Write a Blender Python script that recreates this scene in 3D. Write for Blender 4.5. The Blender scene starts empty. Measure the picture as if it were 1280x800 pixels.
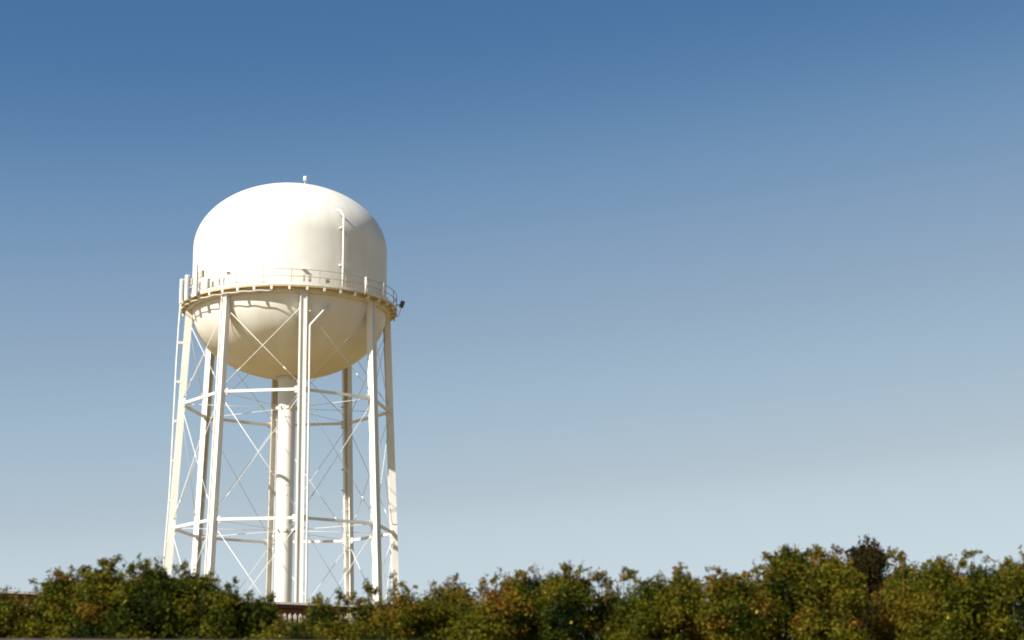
import bpy, math, random
import numpy as np
from mathutils import Vector, Matrix, Quaternion

PI = math.pi
rnd = random.Random(11)
S = bpy.context.scene
C = S.collection

# ------------------------------------------------------------------ camera
F = 2282.3 / 1280.0          # focal length in image widths
PITCH, ROLL = 0.2289, -0.0048
EYE = Vector((0, 0, 1.6))
fw = Vector((0, math.cos(PITCH), math.sin(PITCH)))
up0 = Vector((0, -math.sin(PITCH), math.cos(PITCH)))
rt0 = Vector((1, 0, 0))
rt = rt0 * math.cos(ROLL) + up0 * math.sin(ROLL)
up = up0 * math.cos(ROLL) - rt0 * math.sin(ROLL)
cd = bpy.data.cameras.new('camera')
cam = bpy.data.objects.new('camera', cd); C.objects.link(cam)
cd.sensor_width = 36; cd.lens = 36 * F
cd.clip_start = 0.1; cd.clip_end = 6000
cam.matrix_world = Matrix(((rt.x, up.x, -fw.x, EYE.x), (rt.y, up.y, -fw.y, EYE.y), (rt.z, up.z, -fw.z, EYE.z), (0, 0, 0, 1)))
cd.dof.use_dof = True; cd.dof.focus_distance = 140; cd.dof.aperture_fstop = 1.5
S.camera = cam

def ray(px, py):
    return (fw * (F * 1280) + rt * (px - 640) - up * (py - 400)).normalized()
def at_depth(px, py, Y):                 # a place seen in that direction, Y metres ahead
    d = ray(px, py); return EYE + d * (Y / d.y)
def at_height(px, py, z):
    d = ray(px, py); return EYE + d * ((z - EYE.z) / d.z)

# ------------------------------------------------------------------ materials
def mat(name, rough=0.6, spec=0.4):
    m = bpy.data.materials.new(name); m.use_nodes = True
    nt = m.node_tree; b = nt.nodes['Principled BSDF']
    b.inputs['Roughness'].default_value = rough
    b.inputs['Specular IOR Level'].default_value = spec
    return m, nt, b
def N(nt, t, **kw):
    n = nt.nodes.new(t)
    for k, v in kw.items():
        if hasattr(n, k): setattr(n, k, v)
        else: n.inputs[k].default_value = v
    return n
def ramp(nt, src, stops):
    r = nt.nodes.new('ShaderNodeValToRGB'); e = r.color_ramp.elements
    while len(e) < len(stops): e.new(0.5)
    for i, (p, c) in enumerate(stops):
        e[i].position = p; e[i].color = (*c, 1)
    nt.links.new(src, r.inputs[0]); return r
def noise_mat(name, stops, scale=4, detail=6, rough=0.6, spec=0.4, bump=0.0, coord='Object', stretch=None, bdist=0.02):
    m, nt, b = mat(name, rough, spec)
    tc = N(nt, 'ShaderNodeTexCoord'); out = tc.outputs[coord]
    if stretch:
        mp = N(nt, 'ShaderNodeMapping'); mp.inputs['Scale'].default_value = stretch
        nt.links.new(out, mp.inputs[0]); out = mp.outputs[0]
    n = N(nt, 'ShaderNodeTexNoise', Scale=scale, Detail=detail)
    nt.links.new(out, n.inputs['Vector'])
    r = ramp(nt, n.outputs['Fac'], stops)
    nt.links.new(r.outputs[0], b.inputs['Base Color'])
    if bump:
        bp = N(nt, 'ShaderNodeBump', Strength=bump, Distance=bdist)
        nt.links.new(n.outputs['Fac'], bp.inputs['Height']); nt.links.new(bp.outputs[0], b.inputs['Normal'])
    return m

PAINT = [(0.28, (0.66, 0.63, 0.56)), (0.5, (0.75, 0.73, 0.675)), (0.8, (0.78, 0.765, 0.71))]
M = {}
M['paint'] = noise_mat('aged_white_paint', PAINT, 1.2, 7, 0.5, 0.35, stretch=(1, 1, 0.25))
M['rail'] = noise_mat('weathered_rail_paint', [(0.3, (0.34, 0.28, 0.20)), (0.7, (0.46, 0.39, 0.30))], 3, 4, 0.6)
M['soffit'] = noise_mat('stained_walkway_paint', [(0.3, (0.44, 0.29, 0.12)), (0.7, (0.60, 0.46, 0.25))], 1.5, 5, 0.7)
M['dark'] = noise_mat('dark_grey_equipment', [(0.3, (0.06, 0.05, 0.06)), (0.7, (0.11, 0.10, 0.11))], 6, 3, 0.5)
M['galv'] = noise_mat('galvanised_steel', [(0.3, (0.34, 0.30, 0.27)), (0.7, (0.48, 0.44, 0.40))], 6, 3, 0.45)
M['concrete'] = noise_mat('old_concrete', [(0.3, (0.20, 0.17, 0.16)), (0.5, (0.30, 0.26, 0.25)), (0.75, (0.36, 0.32, 0.30))], 2.5, 8, 0.9, 0.2, 0.4)
M['wallc'] = noise_mat('stained_dark_concrete', [(0.3, (0.05, 0.038, 0.038)), (0.7, (0.10, 0.078, 0.078))], 3, 8, 0.9, 0.2, 0.4)
M['asphalt'] = noise_mat('asphalt', [(0.3, (0.035, 0.035, 0.037)), (0.7, (0.065, 0.064, 0.062))], 30, 8, 0.9, 0.2, 0.3)
M['line'] = noise_mat('road_marking_paint', [(0.3, (0.6, 0.58, 0.5)), (0.7, (0.8, 0.78, 0.72))], 20, 4, 0.7)
M['coping'] = noise_mat('cream_coping_metal', [(0.3, (0.66, 0.60, 0.50)), (0.7, (0.80, 0.76, 0.66))], 2, 4, 0.5)
M['fascia'] = noise_mat('dark_brown_fascia', [(0.3, (0.060, 0.024, 0.016)), (0.7, (0.11, 0.045, 0.028))], 3, 5, 0.6)
M['glass'] = mat('window_glass', 0.08, 0.6)[0]
M['glass'].node_tree.nodes['Principled BSDF'].inputs['Base Color'].default_value = (0.05, 0.07, 0.07, 1)
M['bark'] = noise_mat('bark', [(0.3, (0.035, 0.022, 0.013)), (0.7, (0.085, 0.058, 0.035))], 14, 6, 0.9, 0.2, 0.5)

# tank: paint with plate seams, faint streaks below the equator
m, nt, b = mat('tank_paint', 0.45, 0.22)
tc = N(nt, 'ShaderNodeTexCoord')
n1 = N(nt, 'ShaderNodeTexNoise', Scale=0.55, Detail=7); nt.links.new(tc.outputs['Object'], n1.inputs['Vector'])
r1 = ramp(nt, n1.outputs['Fac'], [(0.3, (0.70, 0.665, 0.59)), (0.52, (0.74, 0.715, 0.655)), (0.75, (0.77, 0.75, 0.70))])
sep = N(nt, 'ShaderNodeSeparateXYZ'); nt.links.new(tc.outputs['Object'], sep.inputs[0])
at = N(nt, 'ShaderNodeMath', operation='ARCTAN2'); nt.links.new(sep.outputs['X'], at.inputs[0]); nt.links.new(sep.outputs['Y'], at.inputs[1])
cx = N(nt, 'ShaderNodeCombineXYZ')
ml = N(nt, 'ShaderNodeMath', operation='MULTIPLY'); ml.inputs[1].default_value = 9; nt.links.new(at.outputs[0], ml.inputs[0])
mz = N(nt, 'ShaderNodeMath', operation='MULTIPLY'); mz.inputs[1].default_value = 0.22; nt.links.new(sep.outputs['Z'], mz.inputs[0])
nt.links.new(ml.outputs[0], cx.inputs[0]); nt.links.new(mz.outputs[0], cx.inputs[2])
n2 = N(nt, 'ShaderNodeTexNoise', Scale=1.0, Detail=5); nt.links.new(cx.outputs[0], n2.inputs['Vector'])
r2 = ramp(nt, n2.outputs['Fac'], [(0.30, (0.84, 0.79, 0.68)), (0.48, (1, 1, 1))])
mx = N(nt, 'ShaderNodeMix', data_type='RGBA', blend_type='MULTIPLY'); mx.inputs['Factor'].default_value = 0.3
nt.links.new(r1.outputs[0], mx.inputs['A']); nt.links.new(r2.outputs[0], mx.inputs['B'])
nt.links.new(mx.outputs['Result'], b.inputs['Base Color'])
n3 = N(nt, 'ShaderNodeTexNoise', Scale=0.9, Detail=2); nt.links.new(tc.outputs['Object'], n3.inputs['Vector'])
bp = N(nt, 'ShaderNodeBump', Strength=0.12, Distance=0.08); nt.links.new(n3.outputs['Fac'], bp.inputs['Height'])
nt.links.new(bp.outputs[0], b.inputs['Normal'])
M['tank'] = m

# brick
m, nt, b = mat('red_brick', 0.85, 0.2)
tc = N(nt, 'ShaderNodeTexCoord'); mp = N(nt, 'ShaderNodeMapping'); mp.inputs['Rotation'].default_value = (PI/2, 0, 0)
nt.links.new(tc.outputs['Object'], mp.inputs[0])
bk = N(nt, 'ShaderNodeTexBrick', Scale=1.0); nt.links.new(mp.outputs[0], bk.inputs['Vector'])
bk.inputs['Color1'].default_value = (0.24, 0.10, 0.075, 1); bk.inputs['Color2'].default_value = (0.30, 0.145, 0.11, 1)
bk.inputs['Mortar'].default_value = (0.34, 0.28, 0.25, 1)
bk.inputs['Brick Width'].default_value = 0.22; bk.inputs['Row Height'].default_value = 0.075; bk.inputs['Mortar Size'].default_value = 0.008
nt.links.new(bk.outputs[0], b.inputs['Base Color']); M['brick'] = m

# terrain : dry grass over pale soil
m, nt, b = mat('dry_grass_ground', 0.95, 0.1)
tc = N(nt, 'ShaderNodeTexCoord')
n1 = N(nt, 'ShaderNodeTexNoise', Scale=0.15, Detail=10); nt.links.new(tc.outputs['Object'], n1.inputs['Vector'])
r1 = ramp(nt, n1.outputs['Fac'], [(0.3, (0.10, 0.068, 0.013)), (0.5, (0.20, 0.125, 0.018)), (0.7, (0.27, 0.170, 0.030))])
nt.links.new(r1.outputs[0], b.inputs['Base Color']); M['ground'] = m

# leaves : colour from a per-leaf tint attribute (real leaf colour: green to red-brown)
def leaf_mat(name, stops, trans=0.3):
    m, nt, b = mat(name, 0.7, 0.08)
    a = N(nt, 'ShaderNodeAttribute', attribute_name='tint')
    r = ramp(nt, a.outputs['Fac'], stops)
    nt.links.new(r.outputs[0], b.inputs['Base Color'])
    t = N(nt, 'ShaderNodeBsdfTranslucent'); nt.links.new(r.outputs[0], t.inputs['Color'])
    ms = N(nt, 'ShaderNodeMixShader'); ms.inputs[0].default_value = trans
    o = nt.nodes['Material Output']
    nt.links.new(b.outputs[0], ms.inputs[1]); nt.links.new(t.outputs[0], ms.inputs[2]); nt.links.new(ms.outputs[0], o.inputs[0])
    return m
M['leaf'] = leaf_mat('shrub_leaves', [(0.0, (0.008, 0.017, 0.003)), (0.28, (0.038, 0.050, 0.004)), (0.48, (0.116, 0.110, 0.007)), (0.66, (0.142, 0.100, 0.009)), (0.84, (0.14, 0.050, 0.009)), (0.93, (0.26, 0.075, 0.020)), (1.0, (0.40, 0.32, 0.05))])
M['leaf_dark'] = leaf_mat('dark_brown_leaves', [(0.0, (0.010, 0.014, 0.004)), (0.4, (0.024, 0.022, 0.005)), (0.75, (0.045, 0.026, 0.007)), (1.0, (0.065, 0.030, 0.009))])

# ------------------------------------------------------------------ mesh builder
class MB:
    def __init__(s): s.v = []; s.f = []; s.sm = []
    def add(s, vs, fs, smooth=False):
        o = len(s.v); s.v += [tuple(v) for v in vs]
        s.f += [tuple(i + o for i in f) for f in fs]; s.sm += [smooth] * len(fs); return s
    def box(s, c, size, mtx=None):
        x, y, z = [d / 2 for d in size]
        vs = [Vector((sx*x, sy*y, sz*z)) for sz in (-1, 1) for sy in (-1, 1) for sx in (-1, 1)]
        if mtx is not None: vs = [mtx @ v for v in vs]
        c = Vector(c); vs = [v + c for v in vs]
        return s.add(vs, [(0,2,3,1), (4,5,7,6), (0,1,5,4), (2,6,7,3), (0,4,6,2), (1,3,7,5)])
    def beam(s, a, b, w, d, out):          # rectangular bar a->b, d along 'out', w across
        a, b, out = Vector(a), Vector(b), Vector(out)
        t = (b - a).normalized(); o = (out - t * out.dot(t)).normalized(); x = t.cross(o)
        vs = [p + x*(i*w/2) + o*(j*d/2) for p in (a, b) for i, j in ((-1,-1), (1,-1), (1,1), (-1,1))]
        return s.add(vs, [(3,2,1,0), (4,5,6,7), (0,1,5,4), (1,2,6,5), (2,3,7,6), (3,0,4,7)])
    def tube(s, pts, r, n=10, cap=True, r2=None):
        pts = [Vector(p) for p in pts]; k = len(pts); vs = []
        t0 = (pts[1] - pts[0]).normalized()
        ref = Vector((0, 0, 1)) if abs(t0.z) < 0.9 else Vector((1, 0, 0))
        x = t0.cross(ref).normalized()
        for i, p in enumerate(pts):
            t = (pts[min(i+1, k-1)] - pts[max(i-1, 0)]).normalized()
            x = (x - t * x.dot(t)).normalized(); y = t.cross(x)
            rr = r if r2 is None else r + (r2 - r) * i / (k - 1)
            vs += [p + (x*math.cos(2*PI*j/n) + y*math.sin(2*PI*j/n)) * rr for j in range(n)]
        fs = [(i*n+j, i*n+(j+1) % n, (i+1)*n+(j+1) % n, (i+1)*n+j) for i in range(k-1) for j in range(n)]
        s.add(vs, fs, True)
        if cap:
            o = len(s.v) - k*n
            s.f += [tuple(o + j for j in reversed(range(n))), tuple(o + (k-1)*n + j for j in range(n))]; s.sm += [False]*2
        return s
    def lathe(s, prof, n=96, smooth=True):     # prof [(r,z)] open or closed strip
        vs = []
        for r, z in prof: vs += [(r*math.sin(2*PI*j/n), -r*math.cos(2*PI*j/n), z) for j in range(n)]
        k = len(prof)
        fs = [(i*n+j, i*n+(j+1) % n, (i+1)*n+(j+1) % n, (i+1)*n+j) for i in range(k-1) for j in range(n)]
        return s.add(vs, fs, smooth)
    def build(s, name, material, parent=None):
        me = bpy.data.meshes.new(name); me.from_pydata(s.v, [], s.f); me.update()
        me.polygons.foreach_set('use_smooth', s.sm)
        me.materials.append(material)
        o = bpy.data.objects.new(name, me); C.objects.link(o)
        if parent is not None: o.parent = parent
        return o
def fix_normals(o):
    import bmesh
    bm = bmesh.new(); bm.from_mesh(o.data); bmesh.ops.remove_doubles(bm, verts=bm.verts, dist=1e-5)
    bmesh.ops.recalc_face_normals(bm, faces=bm.faces); bm.to_mesh(o.data); bm.free(); return o

def tag(o, label=None, cat=None, group=None, kind=None):
    if label: o['label'] = label
    if cat: o['category'] = cat
    if group: o['group'] = group
    if kind: o['kind'] = kind
    return o
def empty(name, loc, rz=0.0):
    o = bpy.data.objects.new(name, None); C.objects.link(o)
    o.location = loc; o.rotation_euler = (0, 0, rz); o.empty_display_size = 0.5; return o

# ------------------------------------------------------------------ setting
GZ = 2.72          # level of the raised ground behind the retaining wall
WY = 22.0          # retaining wall
def sheet(name, xs, ys, zf, material):
    vs = [(x, y, zf(x, y)) for y in ys for x in xs]; w = len(xs)
    fs = [(j*w+i, j*w+i+1, (j+1)*w+i+1, (j+1)*w+i) for j in range(len(ys)-1) for i in range(w-1)]
    mb = MB().add(vs, fs, True); o = mb.build(name, material); tag(o, kind='structure'); return o
def gz(x, y):
    if y < WY + 0.2: return 0.0
    return GZ + 0.05*math.sin(x*0.31)*math.sin(y*0.17)
xs = [-4000, -1500, -600, -250, -120, -70] + list(range(-50, 51, 5)) + [70, 120, 250, 600, 1500, 4000]
ys = [-3000, -900, -300, -100, -40, -15, -5, 5, 15, WY + 0.1, WY + 0.22, 24, 26, 30, 36, 45, 60, 80, 100, 125, 150, 200, 300, 600, 1500, 4500]
sheet('ground', xs, ys, gz, M['ground'])
sheet('road', [-300, 300], [-5.0, 6.5], lambda x, y: 0.02, M['asphalt'])
mb = MB()
for x in range(-60, 61, 9): mb.box((x, 0.75, 0.028), (3, 0.12, 0.008))
tag(mb.build('road_marking', M['line']), kind='structure')
tag(MB().box((0, 6.62, 0.06), (600, 0.2, 0.16)).build('kerb', M['concrete']), kind='structure')
tag(MB().box((0, 7.6, 0.03), (600, 1.75, 0.12)).build('pavement', M['concrete']), kind='structure')

# ------------------------------------------------------------------ sun and sky
az = math.radians(222.5); el = math.radians(38.0)
SUN = Vector((math.cos(az)*math.cos(el), math.sin(az)*math.cos(el), math.sin(el)))
ld = bpy.data.lights.new('sun', 'SUN'); ld.energy = 5.0; ld.angle = math.radians(0.5); ld.color = (1.0, 0.955, 0.87)
sun = bpy.data.objects.new('sun', ld); C.objects.link(sun)
sun.rotation_euler = SUN.to_track_quat('Z', 'Y').to_euler(); sun.location = (0, 0, 60)
w = bpy.data.worlds.new('World'); S.world = w; w.use_nodes = True
nt = w.node_tree; bg = nt.nodes['Background']
sky = nt.nodes.new('ShaderNodeTexSky'); sky.sky_type = 'NISHITA'; sky.sun_disc = False
sky.sun_elevation = el; sky.sun_rotation = math.atan2(SUN.x, SUN.y) % (2*PI)
sky.air_density = 1.0; sky.dust_density = 1.2; sky.ozone_density = 1.0; sky.altitude = 0
sc_ = nt.nodes.new('ShaderNodeSeparateColor'); cc_ = nt.nodes.new('ShaderNodeCombineColor')
nt.links.new(sky.outputs[0], sc_.inputs[0])
CURVES = [[(0, 0), (0.1761, 0.0537), (0.1959, 0.0725), (0.2189, 0.1115), (0.2503, 0.1604), (0.291, 0.2136), (0.3444, 0.2685), (0.4176, 0.3392), (0.4722, 0.395), (1.0, 0.47)], [(0, 0), (0.2796, 0.1298), (0.3064, 0.1604), (0.3411, 0.2073), (0.3843, 0.2541), (0.4406, 0.3027), (0.5075, 0.365), (0.586, 0.415), (0.6331, 0.474), (1.0, 0.575)], [(0, 0), (0.454, 0.2685), (0.4881, 0.2988), (0.5319, 0.3392), (0.5772, 0.3738), (0.6285, 0.401), (0.6815, 0.4488), (0.721, 0.4688), (0.726, 0.52), (1.0, 0.63)]]
for i, pts_ in enumerate([[(q_[0], p_[1]) for p_, q_ in zip(c_, CURVES[0])] for c_ in CURVES]):                 # tone of the sky per channel, deep blue above, pale at the horizon
    d_ = nt.nodes.new('ShaderNodeMath'); d_.operation = 'DIVIDE'; d_.inputs[1].default_value = 8; d_.use_clamp = True
    fc = nt.nodes.new('ShaderNodeFloatCurve'); cu = fc.mapping.curves[0]
    while len(cu.points) < len(pts_): cu.points.new(0.5, 0.5)
    for p_, (x_, y_) in zip(cu.points, pts_): p_.location = (x_, y_)
    fc.mapping.update()
    m_ = nt.nodes.new('ShaderNodeMath'); m_.operation = 'MULTIPLY'; m_.inputs[1].default_value = 8 * (1.0, 0.99, 1.0)[i]
    nt.links.new(sc_.outputs[0], d_.inputs[0]); nt.links.new(d_.outputs[0], fc.inputs['Value'])
    nt.links.new(fc.outputs[0], m_.inputs[0]); nt.links.new(m_.outputs[0], cc_.inputs[i])
nt.links.new(cc_.outputs[0], bg.inputs[0]); bg.inputs[1].default_value = 0.10

# ------------------------------------------------------------------ water tower
E0 = EYE.z
TX, TY = -17.253, 137.71
tower = empty('water_tower', (TX, TY, GZ), 0.1246)
tag(tower, 'tall white steel water tower with domed round tank on eight legs', 'water tower')
def zz(zc): return zc + E0 - GZ               # height above the camera -> height in the tower's frame
def pol(r, a, z): return Vector((r*math.sin(a), -r*math.cos(a), z))
TR = 7.5
ZB, BB = zz(32.75), 5.15                       # bowl
ZD, BD = zz(37.6), 5.18                       # dome
def tank_r(z):
    if z > ZD: return TR*math.sqrt(max(0, 1-((z-ZD)/BD)**2))
    if z < ZB: return TR*math.sqrt(max(0, 1-((ZB-z)/BB)**2))
    return TR
prof = []
K = 40
for i in range(K+1):
    t = PI/2*(1 - i/K); prof.append((max(TR*math.cos(t), 0.001), ZB - BB*math.sin(t)))
for i in range(1, 12): prof.append((TR, ZB + (ZD-ZB)*i/12))
for i in range(K+1):
    t = PI/2*i/K; prof.append((max(TR*math.cos(t), 0.001), ZD + BD*math.sin(t)))
tank = MB().lathe(prof, 128).build('tank', M['tank'], tower)
# raised weld seams
mb = MB()
for z in (ZD-2.4,):
    r = tank_r(z); mb.lathe([(r-0.01, z-0.035), (r+0.003, z-0.02), (r+0.003, z+0.02), (r-0.01, z+0.035)], 128)
mb.build('weld_seam', M['tank'], tank)

# legs (H section, flanges set radially)
TH0 = 0.1294
def leg_r(z): return 7.7695 + 0.0431*(30 + E0 - GZ - z)
ZTOP = zz(32.75)
zS = [zz(25.231), zz(15.849), zz(6.4)]
def leg_mesh():
    mb = MB(); a = Vector((0, -leg_r(0.45), 0.45)); b = Vector((0, -leg_r(ZTOP), ZTOP))
    for s in (-1, 1):
        d = Vector((s*0.225, 0, 0)); mb.beam(a+d, b+d, 0.075, 0.50, (0, -1, 0))
    mb.beam(a + Vector((0, -0.12, 0)), b + Vector((0, -0.12, 0)), 0.372, 0.04, (0, -1, 0))
    for z in [1.2 + 3.2*i for i in range(11)]:            # stiffener plates
        mb.box((0, -leg_r(z) - 0.02, z), (0.372, 0.24, 0.03))
    mb.box((0, -leg_r(0.43), 0.42), (0.8, 0.8, 0.06))
    return mb
leg0 = leg_mesh().build('leg', M['paint'], tower)
foot0 = MB().lathe([(0.001, 0.39), (0.75, 0.39), (0.8, 0.3), (0.8, -0.6)], 24, False)
foot0.v = [(x, y - leg_r(0.2), z) for x, y, z in foot0.v]
foot0 = foot0.build('footing', M['concrete'], leg0)
legs = [leg0]
def cp(o, parent, name=None):
    c = o.copy(); C.objects.link(c); c.parent = parent; return c
leg0.rotation_euler = (0, 0, TH0)
for i in range(1, 8):
    c = cp(leg0, tower); c.rotation_euler = (0, 0, TH0 + i*PI/4); cp(foot0, c); legs.append(c)

# horizontal struts between legs, with gusset plates on the struts
A8 = [TH0 + i*PI/4 for i in range(8)]
for z in zS:
    r = leg_r(z); st0 = None
    half = r*math.sin(PI/8); ap = r*math.cos(PI/8)
    mb = MB(); mb.beam((-half+0.24, -ap, z), (half-0.24, -ap, z), 0.20, 0.16, (0, -1, 0))
    st0 = mb.build('ring_strut', M['paint'], tower)
    gps = [MB().box((s*(half-0.40), -ap, z), (0.30, 0.03, 0.46)).build('gusset_plate', M['paint'], st0) for s in (-1, 1)]
    for i in range(8):
        o = st0 if i == 0 else cp(st0, tower)
        if i:
            for gp in gps: cp(gp, o)
        o.rotation_euler = (0, 0, A8[i] + PI/8)

# crossed brace rods in each bay and panel, with a turnbuckle
levels = [(1.0, zS[2]), (zS[2], zS[1]), (zS[1], zS[0]), (zS[0], ZTOP-0.9)]
for (za, zb) in levels:
    for s in (-1, 1):
        a = pol(leg_r(za)+0.02*s, -s*PI/8, za+0.25); b = pol(leg_r(zb)+0.02*s, s*PI/8, zb-0.25)
        d = (b-a).normalized(); a2 = a + d*0.35; b2 = b - d*0.35
        mb = MB().tube([a2, b2], 0.023, 8)
        rod0 = mb.build('brace_rod', M['paint'], tower)
        tb0 = MB().tube([a2 + d*1.3, a2 + d*1.7], 0.042, 8).build('turnbuckle', M['paint'], rod0)
        cls = [MB().beam(p, q, 0.07, 0.10, (0, -1, 0)).build('clevis', M['paint'], rod0) for p, q in ((a2 - d*0.2, a2 + d*0.12), (b2 - d*0.12, b2 + d*0.2))]
        for i in range(8):
            o = rod0 if i == 0 else cp(rod0, tower)
            if i:
                for c_ in [tb0] + cls: cp(c_, o)
            o.rotation_euler = (0, 0, A8[i] + PI/8)

# central riser
RR = 0.66
riser = MB().lathe([(RR, 0.0), (RR, ZB - BB + 0.05)], 48).build('riser_pipe', M['paint'], tower)
for z in zS + [zz(19.3), zz(10.2)]:
    k = 0.05 if z in zS else 0.025; h = 0.14 if z in zS else 0.05
    MB().lathe([(RR-0.01, z-h), (RR+k, z-h), (RR+k, z+h), (RR-0.01, z+h)], 48, False).build('riser_collar', M['paint'], riser)
MB().lathe([(RR, ZB-BB+0.02), (RR+0.25, ZB-BB+0.03), (RR+0.02, ZB-BB-0.55), (RR, ZB-BB-0.6)], 48).build('riser_collar', M['paint'], riser)
MB().lathe([(0.001, 0.5), (1.5, 0.5), (1.5, -0.5)], 32, False).build('riser_base', M['concrete'], riser)
for z in zS:                                          # radial tie rods riser -> legs
    t0 = MB().tube([(0, -RR-0.12, z), (0, -leg_r(z)+0.25, z)], 0.02, 8).build('tie_rod', M['paint'], tower)
    l0 = MB().box((0, -RR-0.10, z), (0.10, 0.22, 0.20)).build('tie_lug', M['paint'], t0)
    for i in range(8):
        o = t0 if i == 0 else cp(t0, tower)
        if i: cp(l0, o)
        o.rotation_euler = (0, 0, A8[i])

# balcony
ZF = zz(32.95); RO = 8.32
balc = MB().lathe([(TR+0.005, ZF-0.06), (RO-0.06, ZF-0.06), (RO-0.06, ZF-0.16), (RO, ZF-0.16), (RO, ZF+0.10), (RO-0.04, ZF+0.10), (RO-0.04, ZF), (TR+0.005, ZF)], 160, False).build('balcony', M['soffit'], tower)
MB().lathe([(RO+0.004, ZF-0.05), (RO+0.02, ZF-0.05), (RO+0.02, ZF+0.12), (RO+0.004, ZF+0.12)], 160, False).build('kick_plate', M['paint'], balc)
# box girder under the walkway at the head of the legs
MB().lathe([(TR+0.01, ZF-0.42), (TR+0.30, ZF-0.42), (TR+0.30, ZF-0.07), (TR+0.01, ZF-0.07)], 160, False).build('ring_girder', M['paint'], balc)
br = MB(); br.box((0, -(RO-0.02), ZF-0.26), (0.16, 0.10, 0.24)); br.beam((0, -(TR+0.3), ZF-0.32), (0, -(RO-0.07), ZF-0.2), 0.06, 0.10, (0, 0, 1))
b0 = br.build('bracket', M['paint'], balc)
for i in range(40):
    o = b0 if i == 0 else cp(b0, balc)
    o.rotation_euler = (0, 0, math.radians(-0.3) + i*2*PI/40)
for h in (1.15, 0.62):
    pts = [pol(RO-0.03, 2*PI*j/120, ZF+h) for j in range(121)]
    MB().tube(pts, 0.026, 6, False).build('rail', M['rail'], balc)
p0 = MB().beam((0, -(RO-0.03), ZF+0.02), (0, -(RO-0.03), ZF+1.15), 0.05, 0.05, (0, -1, 0)).build('railing_post', M['rail'], balc)
for i in range(25):
    o = p0 if i == 0 else cp(p0, balc)
    o.rotation_euler = (0, 0, math.radians(0.7) + i*2*PI/25)
# conduit slung under the edge, front left quarter
pts = [pol(RO-0.02, math.radians(a), ZF-0.47+0.03*math.sin(a*0.7)) for a in range(-95, -8, 2)]
MB().tube(pts, 0.035, 6).build('conduit', M['paint'], balc)
# two lit uprights on the shaded side of the balcony
for ad in (42.0, 56.5):
    a = math.radians(ad)
    MB().tube([pol(RO+0.07, a, ZF-0.1), pol(RO+0.07, a, ZF+1.2)], 0.075, 10).build('antenna_mast', M['paint'], balc)
# small junction boxes on the tank wall over the walkway
for ad, h, sz in ((7.2, 0.55, (0.12, 0.1, 0.55)), (10.2, 0.55, (0.2, 0.12, 0.55)), (19.6, 0.45, (0.3, 0.22, 0.3)), (-40, 0.6, (0.10, 0.1, 0.5)), (-37, 0.6, (0.10, 0.1, 0.6)), (-56, 0.6, (0.16, 0.1, 0.8))):
    a = math.radians(ad)
    MB().box(pol(RO-0.22, a, ZF+h), sz, Matrix.Rotation(a, 3, 'Z')).build('junction_box', M['galv'], balc)
# panel antennas on the left
for ad, zb, zt, wd in ((-71, -0.35, 1.55, 0.34), (-63, -0.35, 1.6, 0.38), (-54, -0.3, 2.1, 0.40), (-112, -0.1, 1.9, 0.18)):
    a = math.radians(ad); Rt = Matrix.Rotation(a, 3, 'Z')
    pa = MB().box(pol(RO+0.32, a, ZF+(zb+zt)/2), (wd, 0.14, zt-zb), Rt).build('panel_antenna', M['paint'], balc)
for ad in (-71, -63, -54, -112):
    a = math.radians(ad); Rt = Matrix.Rotation(a, 3, 'Z')
    mb = MB().tube([pol(RO+0.12, a, ZF-0.2), pol(RO+0.12, a, ZF+1.6)], 0.035, 8)
    for h in (0.25, 1.25): mb.box(pol(RO+0.2, a, ZF+h), (0.1, 0.14, 0.08), Rt)
    mb.build('antenna_mount', M['galv'], balc)
for ad, h in ((-66.5, 0.9), (-59, 1.0), (-50.5, 1.35)):
    a = math.radians(ad)
    MB().box(pol(RO+0.12, a, ZF+h), (0.28, 0.2, 0.5), Matrix.Rotation(a, 3, 'Z')).build('radio_unit', M['rail'], balc)
# dark horn / light at the right rim
a = math.radians(93)
hb = MB().box(pol(RO+0.45, a, zz(33.75)), (0.5, 0.32, 0.45), Matrix.Rotation(a, 3, 'Z') @ Matrix.Rotation(0.3, 3, 'X')).build('dark_lamp_unit', M['dark'], balc)
MB().tube([pol(RO, a, zz(33.65)), pol(RO+0.3, a, zz(33.72))], 0.04, 6).build('lamp_arm', M['dark'], balc)
MB().tube([pol(RO+0.40, a, zz(33.5)), pol(RO+0.25, a, zz(33.0)), pol(RO+0.04, a, zz(32.7))], 0.022, 6).build('lamp_cable', M['dark'], balc)

# stand-off pipe rising over the tank wall
a = math.radians(29.6)
pts = [pol(TR+0.35, a, ZF)]
pts += [pol(TR+0.35, a, ZF + (zz(38.7)-ZF)*t) for t in (0.25, 0.5, 0.75, 1.0)]
pts += [pol(TR+0.05, a-0.015, zz(39.15)), pol(TR-0.12, a-0.05, zz(39.25))]
pp = MB().tube(pts, 0.085, 10).build('overflow_pipe', M['paint'], tower)
for z in (zz(34.9), zz(37.8)):
    MB().box(pol(TR+0.17, a, z), (0.30, 0.42, 0.07), Matrix.Rotation(a, 3, 'Z')).build('pipe_bracket', M['paint'], pp)

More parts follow.
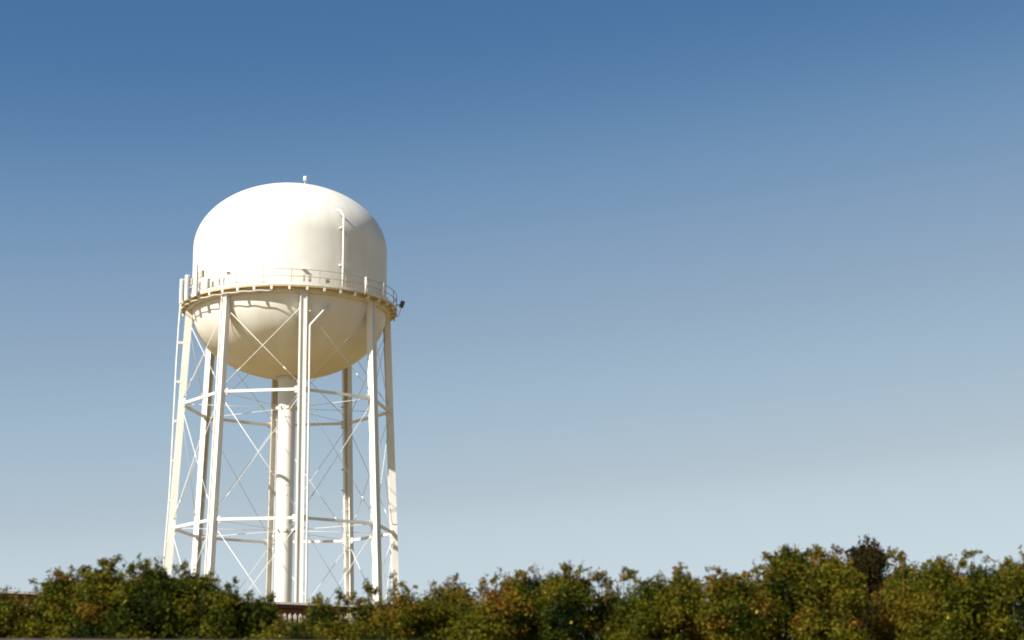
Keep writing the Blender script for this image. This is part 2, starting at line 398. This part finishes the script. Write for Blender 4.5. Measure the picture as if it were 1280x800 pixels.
# roof fittings
zt = ZD+BD
MB().lathe([(0.6, zt-0.1), (0.6, zt+0.05), (0.35, zt+0.22), (0.001, zt+0.28)], 24).build('roof_vent', M['paint'], tower)
q = pol(1.0, math.radians(80), 0); ml_ = MB().tube([(q.x, q.y, zt-0.2), (q.x, q.y, zt+0.75)], 0.05, 8)
mst = ml_.build('roof_mast', M['galv'], tower)
MB().tube([(q.x-0.12, q.y, zt-0.2), (q.x, q.y, zt+0.35)], 0.03, 6).build('mast_stay', M['galv'], mst)
MB().tube([(q.x, q.y, zt+0.62), (q.x, q.y, zt+0.98)], 0.14, 12).build('beacon', M['paint'], mst)
q = pol(1.5, math.radians(-80), 0); MB().tube([(q.x, q.y, zt-0.3), (q.x, q.y, zt+0.12)], 0.05, 8).build('roof_stub', M['galv'], tower)

# ladder on the outer face of the left-hand leg
a = A8[6]
la = empty('ladder_tmp', (0, 0, 0)); bpy.data.objects.remove(la)
def lad_r(z): return leg_r(z) + 0.25 + 0.12 + 0.34*min(1.0, max(0.0, (z-zz(19))/(zz(30)-zz(19))))
mb = MB(); zl = ZF + 0.9
npt = 12
for s in (-1, 1):
    pts = [Vector((s*0.2, -lad_r(1.5+(zl-1.5)*i/npt), 1.5+(zl-1.5)*i/npt)) for i in range(npt+1)]
    mb.tube(pts, 0.038, 6)
lad = mb.build('ladder', M['paint'], tower); lad.rotation_euler = (0, 0, a)
mb = MB(); z = 1.7
while z < zl: mb.tube([(-0.2, -lad_r(z), z), (0.2, -lad_r(z), z)], 0.014, 5); z += 0.35
mb.build('rungs', M['paint'], lad)
so0 = None
for i in range(11):
    z = zz(29.95) - 3.02*i
    mb = MB()
    for s in (-1, 1): mb.beam((s*0.2, -leg_r(z)-0.2, z), (s*0.2, -lad_r(z), z), 0.08, 0.10, (0, 0, 1))
    mb.build('standoff', M['paint'], lad)

# cable pipe down the front leg with its dog-leg up to the bowl
a = A8[0]
def pr(z): return leg_r(z) + 0.12
zk = zz(30.0)
pts = [Vector((0.50, -pr(z), z)) for z in (0.6, 10, 20, zk-0.1)]
ek = Matrix.Rotation(-a, 3, 'Z') @ pol(TR+0.12, math.radians(22.2), zz(31.75))
pts += [Vector((0.54, -pr(zk)+0.01, zk+0.06)), ek]
cpipe = MB().tube(pts, 0.085, 10).build('cable_pipe', M['paint'], tower); cpipe.rotation_euler = (0, 0, a)
for i in range(8):
    z = 2 + 4*i
    MB().box((0.40, -pr(z), z), (0.26, 0.1, 0.08)).build('pipe_clamp', M['paint'], cpipe)
# thin cable run with hangers beside a back leg
a = A8[3]
cr = MB().tube([(0.5, -leg_r(z), z) for z in (0.8, 15, 29)], 0.028, 6).build('cable_run', M['paint'], tower); cr.rotation_euler = (0, 0, a)
h0 = None
for i in range(17):
    z = zz(26.6) - 1.68*i
    MB().box((0.46, -leg_r(z), z), (0.40, 0.10, 0.09)).build('cable_hanger', M['galv'], cr)

# ------------------------------------------------------------------ low brick building behind the shrubs
RZ = 6.45
P0 = at_height(0, 740.5, RZ); P1 = at_height(402, 756.5, RZ)
P0.z = P1.z = 0
ux = (P1-P0).normalized(); L = (P1-P0).length
ang = math.atan2(ux.y, ux.x)
bd = empty('brick_building', (P0.x, P0.y, GZ), ang)
tag(bd, 'low flat roofed brick building with pale coping, mostly hidden behind the shrubs', 'building')
H = RZ - GZ; XA, XB, DP = -7.0, L + 1.0, 9.0
MB().box(((XA+XB)/2, DP/2, (H-0.2)/2), (XB-XA, DP, H-0.2)).build('wall', M['brick'], bd)
rf = MB().box(((XA+XB)/2, DP/2-0.2, H-0.14), (XB-XA+0.7, DP+1.0, 0.12)).build('roof', M['fascia'], bd)
MB().box(((XA+XB)/2, DP/2-0.2, H-0.04), (XB-XA+0.8, DP+1.1, 0.08)).build('coping', M['coping'], rf)
for k in range(7):
    xw = XA + 1.6 + k*2.3
    f = MB(); 
    for dx, dz, sx, sz in ((-0.55, 0, 0.08, 1.3), (0.55, 0, 0.08, 1.3), (0, 0, 0.05, 1.2), (0, 0.61, 1.02, 0.08), (0, -0.61, 1.02, 0.08)):
        f.box((xw+dx, -0.03, H-1.35+dz), (sx, 0.08, sz))
    f = f.build('window', M['coping'], bd)
    MB().box((xw, -0.012, H-1.35), (1.02, 0.02, 1.14)).build('pane', M['glass'], f)
# porch railing with pale pickets before the wall
y0 = -1.3
pr_ = MB().box(((XA+XB)/2, y0, 1.95+0.55), (XB-XA, 0.05, 0.05)); pr_.box(((XA+XB)/2, y0, 1.2+0.75), (XB-XA, 0.05, 0.05))

# ------------------------------------------------------------------ picket fence before the building
pf = empty('picket_fence', tuple(Vector((P0.x, P0.y, GZ)) + Vector((-math.sin(ang)*y0, math.cos(ang)*y0, 0))), ang)
tag(pf, 'pale picket fence glimpsed through gaps between the shrubs', 'fence')
zt_ = at_depth(360, 770, P0.y + ux.y*L*0.9 - 1.2).z - GZ
mb = MB()
for zz_ in (zt_-0.25, 0.4): mb.box(((XA+XB)/2, 0.045, zz_), (XB-XA, 0.05, 0.1))
mb.build('rail', M['fascia'], pf)
x = XA; k0 = None
mb = MB(); mb.box((0, 0, zt_/2), (0.11, 0.022, zt_)); mb.add([(-0.055, -0.011, zt_), (0.055, -0.011, zt_), (0.055, 0.011, zt_), (-0.055, 0.011, zt_), (0, -0.011, zt_+0.07), (0, 0.011, zt_+0.07)], [(0,1,4), (2,3,5), (1,2,5,4), (3,0,4,5)])
xx = XB - 0.1; n = 0
while n < 88 and xx > XA:
    o = mb.build('picket', M['coping'], pf) if k0 is None else cp(k0, pf)
    k0 = k0 or o; o.location = (xx, 0, 0); xx -= 0.195; n += 1

# ------------------------------------------------------------------ retaining wall
zl_, zr_ = at_depth(60, 798.0, WY).z, at_depth(1230, 806, WY).z
rw = empty('retaining_wall', (0, WY, 0)); tag(rw, 'low grey concrete retaining wall along the foot of the shrubs', 'wall')
def wz(x): return zl_ + (zr_-zl_)*((x+6)/12.0) if abs(x) < 8 else (zl_ + (zr_-zl_)*((math.copysign(8, x)+6)/12.0))
mb = MB(); X = [-40] + [-8+i for i in range(17)] + [40]
vs = []
for x in X: vs += [(x, 0, 0), (x, 0, wz(x)-0.1), (x, 0.3, wz(x)-0.1), (x, 0.3, 0)]
fs = [(i*4+j, (i+1)*4+j, (i+1)*4+j+1, i*4+j+1) for i in range(len(X)-1) for j in range(3)]
fix_normals(MB().add(vs, fs).build('wall_face', M['wallc'], rw))
vs = []
for x in X: vs += [(x, -0.05, wz(x)-0.1), (x, -0.05, wz(x)), (x, 0.35, wz(x)), (x, 0.35, wz(x)-0.1)]
fs = [(i*4+j, (i+1)*4+j, (i+1)*4+(j+1) % 4, i*4+(j+1) % 4) for i in range(len(X)-1) for j in range(4)]
fix_normals(MB().add(vs, fs).build('coping', M['wallc'], rw))

# ------------------------------------------------------------------ shrubs
def leaves(rng, clumps, size):
    """clumps: (centre, radius, count, tint, flat) -> leaf quads"""
    P = []; T = []
    for c, r, n, tint, flat in clumps:
        d = rng.normal(size=(n, 3)); d /= np.linalg.norm(d, axis=1)[:, None]
        rad = r*(rng.random(n)**0.40)*(1+0.18*rng.normal(size=n))
        d2 = d*rad[:, None]; d2[:, 2] *= flat
        P.append(np.c_[d2 + np.array(c), d]); T.append(np.clip(tint + rng.normal(size=n)*0.06, 0, 0.97))
    P = np.concatenate(P); T = np.concatenate(T); n = len(P)
    T[rng.random(n) < 0.003] = 1.0
    pos, d = P[:, :3], P[:, 3:]
    nor = d*0.5 + rng.normal(size=(n, 3))*0.75 + np.array([0, 0, 0.35]); nor /= np.linalg.norm(nor, axis=1)[:, None]
    t = np.cross(nor, rng.normal(size=(n, 3))); t /= np.linalg.norm(t, axis=1)[:, None]
    b = np.cross(nor, t)
    L = size*(0.6+0.8*rng.random(n))[:, None]; W = L*(0.42+0.2*rng.random(n))[:, None]
    v = np.stack([pos, pos + t*L*0.45 + b*W/2 + nor*L*0.08, pos + t*L - nor*L*0.1, pos + t*L*0.45 - b*W/2 + nor*L*0.08], 1).reshape(-1, 3)
    return v, T
def foliage_obj(v, T, material, parent):
    n = len(T); me = bpy.data.meshes.new('foliage')
    me.vertices.add(4*n); me.vertices.foreach_set('co', v.astype(np.float32).ravel())
    me.loops.add(4*n); me.loops.foreach_set('vertex_index', np.arange(4*n, dtype=np.int32))
    me.polygons.add(n); me.polygons.foreach_set('loop_start', np.arange(0, 4*n, 4, dtype=np.int32))
    me.update(calc_edges=True)
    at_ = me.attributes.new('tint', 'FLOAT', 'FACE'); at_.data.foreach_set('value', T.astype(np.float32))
    me.materials.append(material)
    o = bpy.data.objects.new('foliage', me); C.objects.link(o); o.parent = parent; return o

SEED = [0]
def shrub(name, label, cat, px, py, hw, Y=27.0, tint=0.45, mk='leaf', sprigs=(), dens=1.0, group='shrubs in the long row behind the wall', topfill=1.0, n_twig=12, leaf=0.05, base=None):
    SEED[0] += 1; rng = np.random.default_rng(100 + SEED[0])
    c = at_depth(px, py, Y); ppm = (F*1280)/Y
    w_ = hw/ppm*1.02; g = gz(c.x, Y); h = c.z - g
    root = empty(name, (c.x, Y, g)); tag(root, label, cat, group)
    dpt = max(0.75, w_*1.05)
    clumps = []; ends = []
    n = int(72*dens*(w_/0.5)*(h/1.4)**0.8)
    for k in range(n):
        u = rng.random()
        hh = (u**0.9)
        r = 0.13 + 0.20*rng.random()*(1.15-0.45*hh)
        lim = math.sqrt(max(0.0, 1-max(0.0, (hh-0.35)/0.65)**2.2))
        a = rng.random()*2*PI; q = rng.random()**0.45*lim
        x = math.cos(a)*q*w_*1.05; y = math.sin(a)*q*dpt
        z = 0.05 + hh*(h - 0.05 - r*0.85)
        if q > 0.3 or hh > 0.7: ends.append((x, y, z))
        cnt = int(150*(r/0.15)**2*dens**0.3)
        ct = tint - 0.07 + rng.normal()*0.18
        if rng.random() < 0.035: ct = 0.9; r *= 0.7
        clumps.append(((x, y, z), r, cnt, ct, 0.85))
    stems = MB()
    for e in ends[:9]:
        m1 = (e[0]*0.35 + rng.normal()*0.04, e[1]*0.35 + rng.normal()*0.04, e[2]*0.5)
        stems.tube([(rng.normal()*0.04, rng.normal()*0.04, -0.05), m1, e], 0.028, 6, r2=0.006)
    # twigs that stick out of the top
    for k in range(n_twig):
        x = rng.uniform(-0.85, 0.85); lim = math.sqrt(1-abs(x)**2.2)
        z0 = h*(0.35+0.65*lim) - 0.12; y = rng.uniform(-0.5, 0.5)*dpt*lim
        L = 0.08 + 0.16*rng.random()
        dx, dy = rng.normal()*0.35*L, rng.normal()*0.3*L
        p0 = np.array((x*w_, y, z0-0.1)); p1 = p0 + np.array((dx, dy, L+0.1))
        stems.tube([p0, (p0+p1)/2 + np.array((0.01, 0, 0)), p1], 0.007, 5, r2=0.003)
        for j in range(5):
            q = p0 + (p1-p0)*(0.45+0.6*j/4)
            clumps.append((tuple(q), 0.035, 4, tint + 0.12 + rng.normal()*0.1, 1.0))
    # longer sprays seen on the skyline: (px, py, radius in px, stem)
    for (sx, sy, sr) in sprigs:
        sy += sr*0.4
        e = at_depth(sx, sy, Y) - root.location; r = sr/ppm
        p0 = Vector((max(-0.7, min(0.7, e.x/w_))*w_*0.8, 0, h*0.55))
        md = (p0 + e)/2 + Vector(((e.x-p0.x)*0.2, 0.03, 0))
        stems.tube([p0, md, e], 0.011, 5, r2=0.004)
        for j in range(4):
            q = e + Vector((rng.normal()*r*0.65, rng.normal()*r*0.7, rng.normal()*r*0.5))
            stems.tube([e - Vector((0, 0, r*0.6)), q], 0.004, 4)
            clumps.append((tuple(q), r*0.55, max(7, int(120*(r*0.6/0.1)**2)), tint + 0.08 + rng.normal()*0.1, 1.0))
    v, T = leaves(rng, clumps, leaf)
    stems.build('stem', M['bark'], root)
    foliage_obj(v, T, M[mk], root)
    return root

SH = [
 ('shrub', 'low brownish shrub at the left edge with a roof line showing over it', 'shrub', 10, 747, 52, dict(tint=0.52, sprigs=[(6, 738, 4)])),
 ('shrub', 'shrub with pale airy sprays at the left shoulder of the leftmost mound', 'shrub', 82, 718, 38, dict(tint=0.52, Y=27.4, sprigs=[(74, 714, 8), (58, 728, 6), (90, 712, 6), (42, 724, 3)])),
 ('shrub', 'shrub with the tallest leafy sprig of the mound left of the tower', 'shrub', 133, 708, 42, dict(tint=0.42, sprigs=[(128, 702, 9), (142, 699, 8), (104, 712, 7)])),
 ('shrub', 'dark green rounded shrub just left of the tower legs', 'shrub', 188, 707, 42, dict(tint=0.33, Y=26.6, sprigs=[(166, 705, 8), (182, 703, 8), (198, 706, 4)])),
 ('shrub', 'shrub with upper leaves in front of the two left tower legs', 'shrub', 242, 712, 36, dict(tint=0.38, Y=27.2, sprigs=[(232, 707, 8), (262, 722, 7)])),
 ('shrub', 'very dark sloping shrub with reddish tips right of the left tower legs', 'shrub', 280, 736, 34, dict(tint=0.22, Y=26.4, sprigs=[(284, 730, 5), (294, 724, 4), (297, 741, 4)])),
 ('shrub', 'small dark shrub left of the gap where the riser foot shows', 'shrub', 326, 750, 24, dict(tint=0.34, Y=26.8, sprigs=[(338, 744, 7), (311, 744, 4)])),
 ('shrub', 'lowest shrub in the gap below the riser pipe', 'shrub', 366, 775, 36, dict(dens=1.2, tint=0.5, Y=26.0, n_twig=5)),
 ('shrub', 'small pointed shrub right of the gap below the riser pipe', 'shrub', 404, 753, 26, dict(dens=1.5, tint=0.42, Y=26.8, sprigs=[(398, 749, 7), (424, 746, 7), (431, 748, 7)])),
 ('shrub', 'shrub with a round leaf tuft rising before the right tower legs', 'shrub', 460, 749, 32, dict(tint=0.5, Y=27.2, sprigs=[(463, 734, 8), (446, 746, 6), (460, 730, 6)])),
 ('shrub', 'shrub with one thin bare sprig crossing the rightmost tower leg', 'shrub', 508, 740, 32, dict(tint=0.45, Y=26.8, sprigs=[(491, 716, 3.5), (493, 727, 4), (503, 730, 4), (490, 738, 4), (512, 735, 5)])),
 ('shrub', 'brown tinged shrub, first full one right of the tower', 'shrub', 562, 727, 36, dict(tint=0.55, Y=27.3, sprigs=[(567, 721, 4)])),
 ('shrub', 'olive shrub with orange patches, second full one right of the tower', 'shrub', 610, 729, 34, dict(tint=0.5, Y=26.6, sprigs=[(620, 719, 5), (600, 727, 6)])),
 ('shrub', 'bushy brown topped shrub between an olive shrub and a rounded green one', 'shrub', 655, 717, 36, dict(tint=0.56, Y=27.2, sprigs=[(646, 715, 5), (655, 713, 6)])),
 ('shrub', 'rounded green shrub left of the two loose tufts', 'shrub', 708, 711, 34, dict(tint=0.36, Y=26.9, sprigs=[(708, 709, 7), (725, 711, 4)])),
 ('shrub', 'lower shrub carrying two loose leaf tufts on thin stalks', 'shrub', 764, 738, 34, dict(tint=0.47, Y=27.1, sprigs=[(752, 716, 8), (760, 724, 8), (788, 711, 8), (780, 718, 6), (748, 722, 6)])),
 ('shrub', 'shrub right of the two loose tufts, with a smooth green top', 'shrub', 815, 722, 32, dict(tint=0.42, Y=26.6, sprigs=[(806, 722, 7)])),
 ('shrub', 'shrub with a narrow upright tip right of the smooth green one', 'shrub', 852, 717, 28, dict(tint=0.5, Y=27.2, sprigs=[(850, 708, 5), (848, 713, 6), (872, 725, 6)])),
 ('shrub', 'pale mottled shrub left of the tall mound on the right', 'shrub', 908, 717, 34, dict(tint=0.6, Y=26.9, sprigs=[(888, 716, 5), (901, 712, 6), (925, 716, 7)])),
 ('shrub', 'small yellowish shrub filling the dip at the foot of the highest mound', 'shrub', 938, 721, 26, dict(tint=0.58, Y=27.3, sprigs=[(930, 716, 6), (946, 711, 6)])),
 ('shrub', 'tall yellow green shrub forming the left half of the highest mound', 'shrub', 985, 688, 42, dict(tint=0.46, Y=27.5, sprigs=[(989, 684, 9), (956, 694, 4), (963, 691, 5), (980, 686, 6), (1014, 692, 8)])),
 ('shrub', 'shrub with reddish crown between the highest mound and the dark tree', 'shrub', 1036, 690, 36, dict(tint=0.55, Y=27.0, sprigs=[(1046, 686, 6), (1030, 688, 7), (1022, 690, 7)])),
 ('broadleaf_tree', 'dark brown leaved little tree standing highest in the row on the right', 'tree', 1084, 680, 28, dict(tint=0.6, mk='leaf_dark', Y=30.0, dens=1.5, sprigs=[(1084, 679, 8), (1067, 686, 9), (1100, 694, 7)], group=None)),
 ('shrub', 'shrub with a separate reddish tuft right of the dark brown tree', 'shrub', 1128, 706, 28, dict(tint=0.5, Y=27.6, sprigs=[(1120, 690, 7), (1126, 694, 7), (1117, 687, 5)])),
 ('shrub', 'broad even topped green shrub right of the separate reddish tuft', 'shrub', 1170, 701, 36, dict(tint=0.48, Y=26.8, sprigs=[(1164, 700, 7), (1185, 700, 7)])),
 ('shrub', 'shrub with thin pale sprays above it near the right edge', 'shrub', 1222, 708, 32, dict(tint=0.42, Y=27.1, sprigs=[(1208, 691, 5), (1217, 690, 5), (1233, 697, 3.5), (1206, 700, 7)])),
 ('shrub', 'rounded shrub cut off by the right edge', 'shrub', 1272, 699, 36, dict(tint=0.46, Y=26.7, sprigs=[(1262, 698, 8)])),
 ('shrub', 'green shrub half hidden behind the rounded one at the right edge', 'shrub', 1335, 704, 44, dict(tint=0.42, Y=27.4)),
 ('shrub', 'low shrub beyond the brownish one at the left edge', 'shrub', -75, 738, 52, dict(tint=0.46, Y=27.0)),
]
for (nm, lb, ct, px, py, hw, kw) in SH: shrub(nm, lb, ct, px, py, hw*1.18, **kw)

# ------------------------------------------------------------------ render settings
S.render.engine = 'CYCLES'
S.view_settings.view_transform = 'Standard'; S.view_settings.look = 'None'
S.view_settings.exposure = 0.75; S.view_settings.gamma = 1.0
S.cycles.max_bounces = 6; S.cycles.transparent_max_bounces = 4
S.cycles.filter_width = 1.9
